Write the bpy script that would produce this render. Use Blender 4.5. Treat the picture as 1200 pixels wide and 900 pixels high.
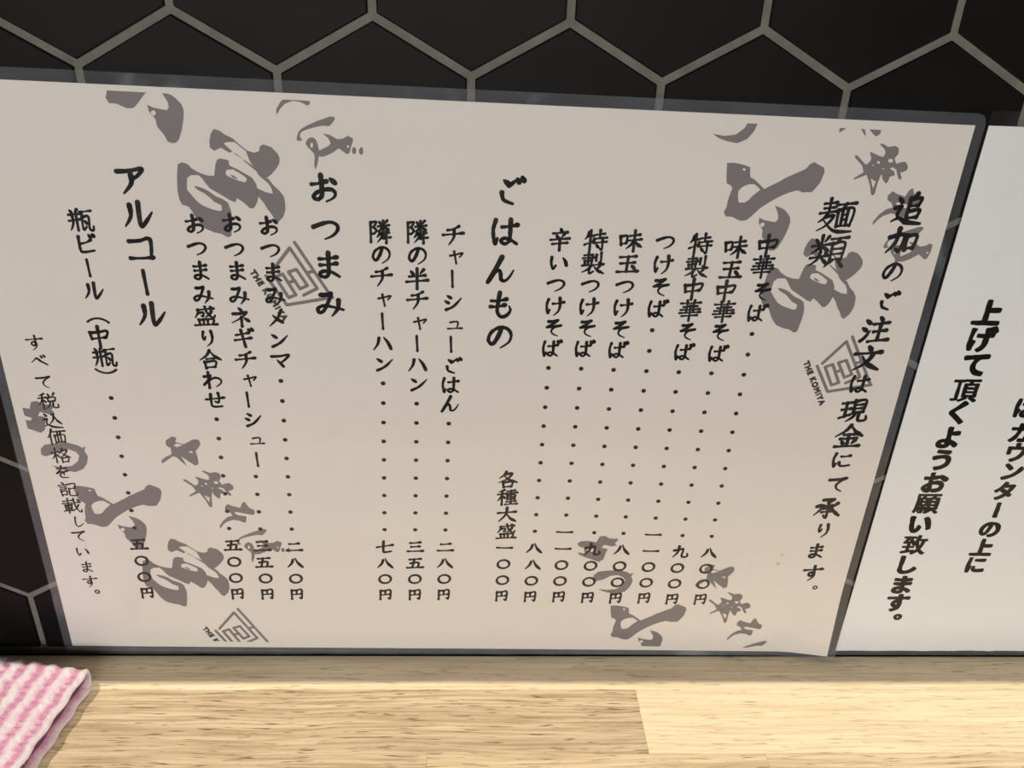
import bpy, bmesh, math, random
from mathutils import Vector, Matrix, noise
for o in list(bpy.data.objects): bpy.data.objects.remove(o)
C = bpy.context.scene.collection
scene = bpy.context.scene
MM = .001
random.seed(7)

# ------------------------------------------------------------------ camera, light, exposure
cam = bpy.data.cameras.new('camera'); cam.sensor_width = 36; cam.lens = 36*1002.29/1200; cam.clip_start = .01
co = bpy.data.objects.new('camera', cam); C.objects.link(co)
R = ((0.99859261, 0.05014069, -0.01728304), (-0.0366081, 0.88744849, 0.45945079), (0.03837498, -0.45817147, 0.88803506))
m3 = Matrix([[R[i][0], R[i][2], -R[i][1]] for i in range(3)])          # right, up, back
co.matrix_world = Matrix.Translation((.1431980, -.2543798, .2534856)) @ m3.to_4x4()
scene.camera = co
scene.view_settings.view_transform = 'Standard'
scene.view_settings.look = 'None'; scene.view_settings.exposure = 0; scene.view_settings.gamma = 1
world = bpy.data.worlds.new('room_light'); scene.world = world; world.use_nodes = True
bg = world.node_tree.nodes['Background']; bg.inputs[0].default_value = (1, .93, .86, 1); bg.inputs[1].default_value = .07

def lamp(name, kind, loc, energy, color, size, target=(.15, 0, .1), sy=None):
    l = bpy.data.lights.new(name, kind); l.energy = energy; l.color = color
    if kind == 'AREA':
        l.size = size
        if sy: l.shape = 'RECTANGLE'; l.size_y = sy
    else: l.shadow_soft_size = size
    if kind == 'SPOT': l.spot_size = math.radians(60); l.spot_blend = .6
    o = bpy.data.objects.new(name, l); C.objects.link(o); o.location = loc
    d = Vector(target)-Vector(loc); o.rotation_euler = d.to_track_quat('-Z', 'Y').to_euler()
    return o
# two ceiling spotlights over the kitchen side of the low tiled wall, and an unseen low area fill added to light the wall from the dining side
lamp('ceiling_spot_left', 'SPOT', (-.60, .040, 1.50), 70, (1, .88, .70), .005, (.12, -.05, 0))
lamp('ceiling_spot_right', 'SPOT', (.75, .040, 1.50), 40, (1, .89, .73), .005, (.32, -.05, 0))
lamp('dining_side_fill', 'AREA', (-.1, -1.5, .42), 15.5, (1, .965, .94), 1.2, (.15, 0, .1), .5)

# ------------------------------------------------------------------ helpers
def tag(o, label=None, cat=None, group=None, kind=None):
    if label: o['label'] = label
    if cat: o['category'] = cat
    if group: o['group'] = group
    if kind: o['kind'] = kind
    return o
def empty(name, loc=(0, 0, 0), **k):
    o = bpy.data.objects.new(name, None); C.objects.link(o); o.location = loc; o.empty_display_size = .02
    return tag(o, **k)
def mesh(name, verts, faces, mat, parent=None, smooth=False, off=(0, 0, 0)):
    """one mesh object; verts in metres (world), stored relative to the parent's place off"""
    me = bpy.data.meshes.new(name)
    me.from_pydata([(v[0]-off[0], v[1]-off[1], v[2]-off[2]) for v in verts], [], faces)
    me.materials.append(mat)
    if smooth:
        for p in me.polygons: p.use_smooth = True
    me.update()
    o = bpy.data.objects.new(name, me); C.objects.link(o)
    if parent: o.parent = parent
    return o
def nodes(name):
    m = bpy.data.materials.new(name); m.use_nodes = True
    nt = m.node_tree; return m, nt, nt.nodes['Principled BSDF']
def N(nt, kind, **k):
    n = nt.nodes.new(kind)
    for a, b in k.items(): setattr(n, a, b)
    return n
def noise_tex(nt, vec, scale, detail=3, rough=.5, dist=0):
    n = N(nt, 'ShaderNodeTexNoise'); n.inputs['Scale'].default_value = scale; n.inputs['Detail'].default_value = detail
    n.inputs['Roughness'].default_value = rough; n.inputs['Distortion'].default_value = dist
    if vec: nt.links.new(vec, n.inputs['Vector'])
    return n.outputs['Fac']
def ramp(nt, fac, stops):
    r = N(nt, 'ShaderNodeValToRGB'); nt.links.new(fac, r.inputs[0])
    e = r.color_ramp.elements
    while len(e) < len(stops): e.new(.5)
    for i, (p, c) in enumerate(stops): e[i].position = p; e[i].color = (*c, 1)
    return r.outputs[0]
def objcoord(nt, scale=(1, 1, 1), rnd=0.):
    tc = N(nt, 'ShaderNodeTexCoord'); mp = N(nt, 'ShaderNodeMapping'); mp.inputs['Scale'].default_value = scale
    if rnd:
        oi = N(nt, 'ShaderNodeObjectInfo'); mul = N(nt, 'ShaderNodeMath', operation='MULTIPLY'); mul.inputs[1].default_value = rnd
        nt.links.new(oi.outputs['Random'], mul.inputs[0])
        ad = N(nt, 'ShaderNodeVectorMath', operation='ADD'); nt.links.new(tc.outputs['Object'], ad.inputs[0]); nt.links.new(mul.outputs[0], ad.inputs[1])
        nt.links.new(ad.outputs[0], mp.inputs[0])
    else: nt.links.new(tc.outputs['Object'], mp.inputs[0])
    return mp.outputs[0]
def mixc(nt, fac, a, b, mode='MIX'):
    n = N(nt, 'ShaderNodeMix', data_type='RGBA', blend_type=mode)
    for s, v in ((n.inputs[0], fac), (n.inputs[6], a), (n.inputs[7], b)):
        if hasattr(v, 'links'): nt.links.new(v, s)
        else: s.default_value = v if isinstance(v, (int, float)) else (*v, 1)
    return n.outputs[2]
def bump(nt, b, h, strength, dist):
    n = N(nt, 'ShaderNodeBump'); n.inputs['Strength'].default_value = strength; n.inputs['Distance'].default_value = dist
    nt.links.new(h, n.inputs['Height']); nt.links.new(n.outputs[0], b.inputs['Normal']); return n

# ------------------------------------------------------------------ materials
def mat_tile():
    m, nt, b = nodes('black_tile'); v = objcoord(nt, rnd=3.)
    f = noise_tex(nt, v, 60, 5)
    nt.links.new(ramp(nt, f, [(.3, (.004, .0034, .0032)), (.75, (.007, .006, .0056))]), b.inputs['Base Color'])
    b.inputs['Roughness'].default_value = .5; b.inputs['Specular IOR Level'].default_value = .12
    bump(nt, b, noise_tex(nt, v, 1500, 2), .12, .0002)
    return m
def mat_grout(name, c0, c1):
    m, nt, b = nodes(name); v = objcoord(nt)
    f = noise_tex(nt, v, 120, 6, .65)
    nt.links.new(ramp(nt, f, [(.3, c0), (.7, c1)]), b.inputs['Base Color'])
    b.inputs['Roughness'].default_value = .85
    bump(nt, b, noise_tex(nt, v, 900, 3), .6, .0004)
    return m
def mat_paper(name, c):
    m, nt, b = nodes(name); v = objcoord(nt)
    f = noise_tex(nt, v, 14, 3)
    nt.links.new(ramp(nt, f, [(.3, tuple(x*.97 for x in c)), (.7, c)]), b.inputs['Base Color'])
    b.inputs['Roughness'].default_value = .6; b.inputs['Specular IOR Level'].default_value = .2
    return m
def mat_flat(name, c, rough=.6, spec=.3):
    m, nt, b = nodes(name); b.inputs['Base Color'].default_value = (*c, 1)
    b.inputs['Roughness'].default_value = rough; b.inputs['Specular IOR Level'].default_value = spec
    return m
def mat_film(name, haze, tint, glare=.02):
    m, nt, b = nodes(name); nt.nodes.remove(b); out = nt.nodes['Material Output']
    v = objcoord(nt)
    tr = N(nt, 'ShaderNodeBsdfTransparent'); di = N(nt, 'ShaderNodeBsdfDiffuse'); di.inputs[0].default_value = (*tint, 1)
    gl = N(nt, 'ShaderNodeBsdfGlossy'); gl.inputs['Roughness'].default_value = .12
    bp = N(nt, 'ShaderNodeBump'); bp.inputs['Strength'].default_value = .5; bp.inputs['Distance'].default_value = .0004
    nt.links.new(noise_tex(nt, v, 38, 3, .55, .4), bp.inputs['Height']); nt.links.new(bp.outputs[0], gl.inputs['Normal'])
    fr = N(nt, 'ShaderNodeFresnel'); fr.inputs[0].default_value = 1.45; nt.links.new(bp.outputs[0], fr.inputs['Normal'])
    hz = N(nt, 'ShaderNodeMapRange'); nt.links.new(noise_tex(nt, v, 25, 4), hz.inputs[0])
    hz.inputs[1].default_value = .35; hz.inputs[2].default_value = .7; hz.inputs[3].default_value = haze*.6; hz.inputs[4].default_value = haze*1.4
    a = N(nt, 'ShaderNodeMixShader'); nt.links.new(hz.outputs[0], a.inputs[0]); nt.links.new(tr.outputs[0], a.inputs[1]); nt.links.new(di.outputs[0], a.inputs[2])
    ge = N(nt, 'ShaderNodeNewGeometry'); inv = N(nt, 'ShaderNodeMath', operation='SUBTRACT'); inv.inputs[0].default_value = 1; nt.links.new(ge.outputs['Backfacing'], inv.inputs[1])
    fm = N(nt, 'ShaderNodeMath', operation='MULTIPLY'); nt.links.new(fr.outputs[0], fm.inputs[0]); nt.links.new(inv.outputs[0], fm.inputs[1])
    hm = N(nt, 'ShaderNodeMath', operation='MULTIPLY'); nt.links.new(hz.outputs[0], hm.inputs[0]); nt.links.new(inv.outputs[0], hm.inputs[1]); 
    sm = N(nt, 'ShaderNodeMapRange'); nt.links.new(noise_tex(nt, v, 17, 5, .6, .8), sm.inputs[0])          # pale patches mixed into the colour in place of glare on the film
    sm.inputs[1].default_value = .60; sm.inputs[2].default_value = .74; sm.inputs[3].default_value = 0; sm.inputs[4].default_value = glare
    sa = N(nt, 'ShaderNodeMath', operation='ADD'); nt.links.new(hm.outputs[0], sa.inputs[0]); nt.links.new(sm.outputs[0], sa.inputs[1])
    nt.links.new(sa.outputs[0], a.inputs[0])
    s = N(nt, 'ShaderNodeMixShader'); nt.links.new(fm.outputs[0], s.inputs[0]); nt.links.new(a.outputs[0], s.inputs[1]); nt.links.new(gl.outputs[0], s.inputs[2])
    nt.links.new(s.outputs[0], out.inputs[0])
    return m
def mat_wood(name, dark, mid, light, streak):
    """oak board: long soft bands, finer streaks and short dark pores, all running along x"""
    m, nt, b = nodes(name)
    tc = objcoord(nt, (1, 1, 1), rnd=2.)
    wob = noise_tex(nt, tc, 16, 1)
    sub = N(nt, 'ShaderNodeMath', operation='MULTIPLY_ADD'); sub.inputs[1].default_value = .004; sub.inputs[2].default_value = 0; nt.links.new(wob, sub.inputs[0])
    cx = N(nt, 'ShaderNodeCombineXYZ'); nt.links.new(sub.outputs[0], cx.inputs[1])
    ad = N(nt, 'ShaderNodeVectorMath', operation='ADD'); nt.links.new(tc, ad.inputs[0]); nt.links.new(cx.outputs[0], ad.inputs[1])
    def st(sc, scale, det, r=.55):
        mp = N(nt, 'ShaderNodeMapping'); mp.inputs['Scale'].default_value = sc; nt.links.new(ad.outputs[0], mp.inputs[0])
        return noise_tex(nt, mp.outputs[0], scale, det, r)
    f1 = st((1, 22, 1), 9, 3)
    f2 = st((1.8, 60, 1), 14, 4, .6)
    f3 = st((4.5, 62, 1), 24, 2, .5)
    col = ramp(nt, f1, [(.3, mid), (.7, light)])
    col = mixc(nt, ramp(nt, f2, [(.42, (0, 0, 0)), (.62, (streak,)*3)]), col, dark)
    pore = ramp(nt, f3, [(.60, (0, 0, 0)), (.70, (streak*1.3,)*3)])
    col = mixc(nt, pore, col, tuple(x*.45 for x in dark))
    nt.links.new(col, b.inputs['Base Color'])
    b.inputs['Roughness'].default_value = .42; b.inputs['Specular IOR Level'].default_value = .35
    bump(nt, b, f3, -.25, .0003)
    return m
def mat_cloth():
    """knitted cloth: the colour of each rib is stored along the knit as an attribute"""
    m, nt, b = nodes('pink_white_knit')
    at = N(nt, 'ShaderNodeAttribute'); at.attribute_name = 'rib'
    v = objcoord(nt)
    f = noise_tex(nt, v, 300, 5, .65)
    ad = N(nt, 'ShaderNodeMath', operation='MULTIPLY_ADD'); nt.links.new(f, ad.inputs[0]); ad.inputs[1].default_value = .9; nt.links.new(at.outputs['Fac'], ad.inputs[2])
    nt.links.new(ramp(nt, ad.outputs[0], [(.50, (.86, .80, .85)), (.72, (.85, .66, .76)), (.92, (.81, .49, .65)), (1., (.70, .34, .52))]), b.inputs['Base Color'])
    b.inputs['Roughness'].default_value = .95; b.inputs['Specular IOR Level'].default_value = .1
    b.inputs['Sheen Weight'].default_value = .3; b.inputs['Subsurface Weight'].default_value = .12; b.inputs['Subsurface Radius'].default_value = (.0015, .001, .001)
    bump(nt, b, noise_tex(nt, v, 1300, 4, .7), .9, .0007)
    return m
M = dict(stain=mat_flat('yellow_stain', (.62, .56, .42), .6), lint=mat_flat('pink_lint', (.90, .74, .80), .9, .05), back_film=mat_film('backing_film', .10, (.55, .62, .72), .14), tile=mat_tile(), grout=mat_grout('grey_grout', (.12, .118, .10), (.19, .185, .16)), caulk=mat_grout('grey_sealant', (.045, .05, .053), (.075, .08, .085)),
         paper=mat_paper('menu_paper', (.77, .735, .695)), paper2=mat_paper('notice_paper', (.84, .86, .87)),
         ink=mat_flat('black_ink', (.012, .009, .012), .5), mark=mat_flat('grey_mauve_ink', (.205, .187, .192), .6),
         film=mat_film('laminate_film', .012, (.8, .8, .8)), film2=mat_film('notice_film', .02, (.6, .6, .55)),
         gap=mat_flat('dark_joint', (.012, .010, .008), .9), cap=mat_flat('black_ledge', (.02, .02, .02), .5),
         wood_tan=mat_wood('oak_tan', (.34, .235, .125), (.53, .425, .275), (.73, .61, .42), .75),
         wood_pale=mat_wood('oak_pale', (.56, .42, .24), (.82, .68, .46), (.90, .77, .56), .45),
         wood_mid=mat_wood('oak_mid', (.42, .30, .16), (.66, .53, .34), (.80, .66, .45), .6),
         cloth=mat_cloth())

# ------------------------------------------------------------------ the tiled wall
HW, X0, Z0, ROW, WING, ROT = 54.34, 33.6, 219.07, 47.49, 15.0, .00373      # tile width, lattice origin, row step, wing height, tilt of the rows
GR, WALL_TOP, SEAL = 1.22, 330., 4.2                                        # half joint width, top of the wall, top of the sealant bead
def box(x0, x1, y0, y1, z0, z1):
    v = [(x, y, z) for x in (x0, x1) for y in (y0, y1) for z in (z0, z1)]
    f = [(0, 1, 3, 2), (4, 6, 7, 5), (0, 4, 5, 1), (2, 3, 7, 6), (0, 2, 6, 4), (1, 5, 7, 3)]
    return [tuple(c*MM for c in p) for p in v], f
def bevel_box(name, x0, x1, y0, y1, z0, z1, r, mat, parent=None):
    bm = bmesh.new(); v, f = box(x0, x1, y0, y1, z0, z1); vs = [bm.verts.new(p) for p in v]
    for q in f: bm.faces.new([vs[i] for i in q])
    bmesh.ops.bevel(bm, geom=bm.edges[:], offset=r*MM, segments=2, profile=.6, affect='EDGES')
    bmesh.ops.recalc_face_normals(bm, faces=bm.faces[:])
    me = bpy.data.meshes.new(name); bm.to_mesh(me); bm.free(); me.materials.append(mat)
    o = bpy.data.objects.new(name, me); C.objects.link(o)
    if parent: o.parent = parent
    return o
wall = mesh('wall_back', *box(-430, 760, .9, 100, -40, WALL_TOP), M['grout']); tag(wall, kind='structure', label='low wall of large black hexagon tiles with pale grey joints')
def tile_outline(cx, zt):
    """hexagon with its upper point at (cx, zt), shrunk by half a joint"""
    h = HW/2; pts = [(0, 0), (h, -WING), (h, -ROW), (0, -ROW-WING), (-h, -ROW), (-h, -WING)]
    cz = -(ROW+WING)/2; out = []
    k = GR/ (HW/2)
    return [(cx+x*(1-k), zt+cz+(z-cz)*(1-k*.94)) for x, z in pts]
for j in range(-3, 5):
    for i in range(-9, 14):
        cx = X0+(i+.5+.5*(j % 2))*HW; zt = Z0+WING-ROW*j
        dx = cx-X0
        pts = [(x-ROT*(z-Z0), z+ROT*(x-X0)) for x, z in tile_outline(cx, zt)]
        if min(p[1] for p in pts) > WALL_TOP-2 or max(p[0] for p in pts) < -425 or min(p[0] for p in pts) > 755: continue
        if max(p[1] for p in pts) < SEAL+1: continue
        bm = bmesh.new()
        c = (sum(p[0] for p in pts)/6, sum(p[1] for p in pts)/6)
        jy = random.uniform(-.06, .06)
        fr = [bm.verts.new(((c[0]+(x-c[0])*.985)*MM, (-.02+jy)*MM, (c[1]+(z-c[1])*.985)*MM)) for x, z in pts]
        md = [bm.verts.new((x*MM, (.35)*MM, z*MM)) for x, z in pts]
        bk = [bm.verts.new((x*MM, 1.2*MM, z*MM)) for x, z in pts]
        bm.faces.new(fr)
        for a, b_ in ((fr, md), (md, bk)):
            for q in range(6): bm.faces.new((a[q], b_[q], b_[(q+1) % 6], a[(q+1) % 6]))
        bm.faces.new(bk[::-1])
        for zc, up in ((SEAL-.6, -1), (WALL_TOP-.5, 1)):
            r = bmesh.ops.bisect_plane(bm, geom=bm.verts[:]+bm.edges[:]+bm.faces[:], plane_co=(0, 0, zc*MM), plane_no=(0, 0, up), clear_outer=True)
            e = [g for g in r['geom_cut'] if isinstance(g, bmesh.types.BMEdge)]
            if e: bmesh.ops.edgenet_fill(bm, edges=e)
        bmesh.ops.recalc_face_normals(bm, faces=bm.faces[:])
        if not bm.faces: bm.free(); continue
        me = bpy.data.meshes.new('tile'); bm.to_mesh(me); bm.free(); me.materials.append(M['tile'])
        o = bpy.data.objects.new('tile', me); C.objects.link(o); o.parent = wall
cap = bevel_box('trim_1', -430, 760, -2, 104, WALL_TOP, WALL_TOP+15, .8, M['cap']); tag(cap, kind='structure')
# sealant bead between the tiles and the counter: a slightly wavy strip
v = []; f = []; nx = 300
for i in range(nx+1):
    x = -430+1190*i/nx; w = noise.noise(Vector((x*.06, 0, 0)))*.25; w2 = noise.noise(Vector((x*.11, 5, 0)))*.25
    v += [(x*MM, .5*MM, (SEAL+w)*MM), (x*MM, (-.12)*MM, (SEAL-.3+w)*MM), (x*MM, (-.35+w2*.3)*MM, (.55+w2)*MM), (x*MM, .5*MM, .2*MM)]
for i in range(nx):
    for q in range(3): a = i*4+q; f.append((a, a+4, a+5, a+1))
bead = mesh('trim_2', v, f, M['caulk'], smooth=True); tag(bead, kind='structure')

# ------------------------------------------------------------------ the counter of oak boards
counter = empty('counter', (0, 0, 0), label='pale oak butcher block counter top running along the black tiled wall', cat='counter')
YB = [-.7, -18.0, -47.3, -76, -106, -136, -166]
def board(x0, x1, r, mat, tilt=0.):
    y1, y0 = YB[r], YB[r+1]
    o = bevel_box('plank', x0+.02, x1-.02, y0+.02, y1-.02, -28, 0, .12, M[mat], counter)
    return o
ROWS = [[(-430, -35, 'wood_tan'), (-35, 428, 'wood_pale'), (428, 760, 'wood_mid')],
        [(-430, -160, 'wood_mid'), (-160, 209.2, 'wood_tan'), (209.2, 612, 'wood_pale'), (612, 760, 'wood_tan')],
        [(-430, -250, 'wood_pale'), (-250, 130.7, 'wood_tan'), (130.7, 251, 'wood_mid'), (251, 560, 'wood_mid'), (560, 760, 'wood_tan')],
        [(-430, 20, 'wood_mid'), (20, 330, 'wood_pale'), (330, 760, 'wood_tan')],
        [(-430, -80, 'wood_tan'), (-80, 270, 'wood_mid'), (270, 760, 'wood_pale')],
        [(-430, 160, 'wood_pale'), (160, 520, 'wood_tan'), (520, 760, 'wood_mid')]]
for r, row in enumerate(ROWS):
    for x0, x1, mt in row: board(x0, x1, r, mt)
mesh('underlay', *box(-428, 758, -165.5, .7, -30, -26), M['gap'], counter)
mesh('joint', *box(-428, 758, -1.0, .75, -26, -.35), M['gap'], counter)

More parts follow.
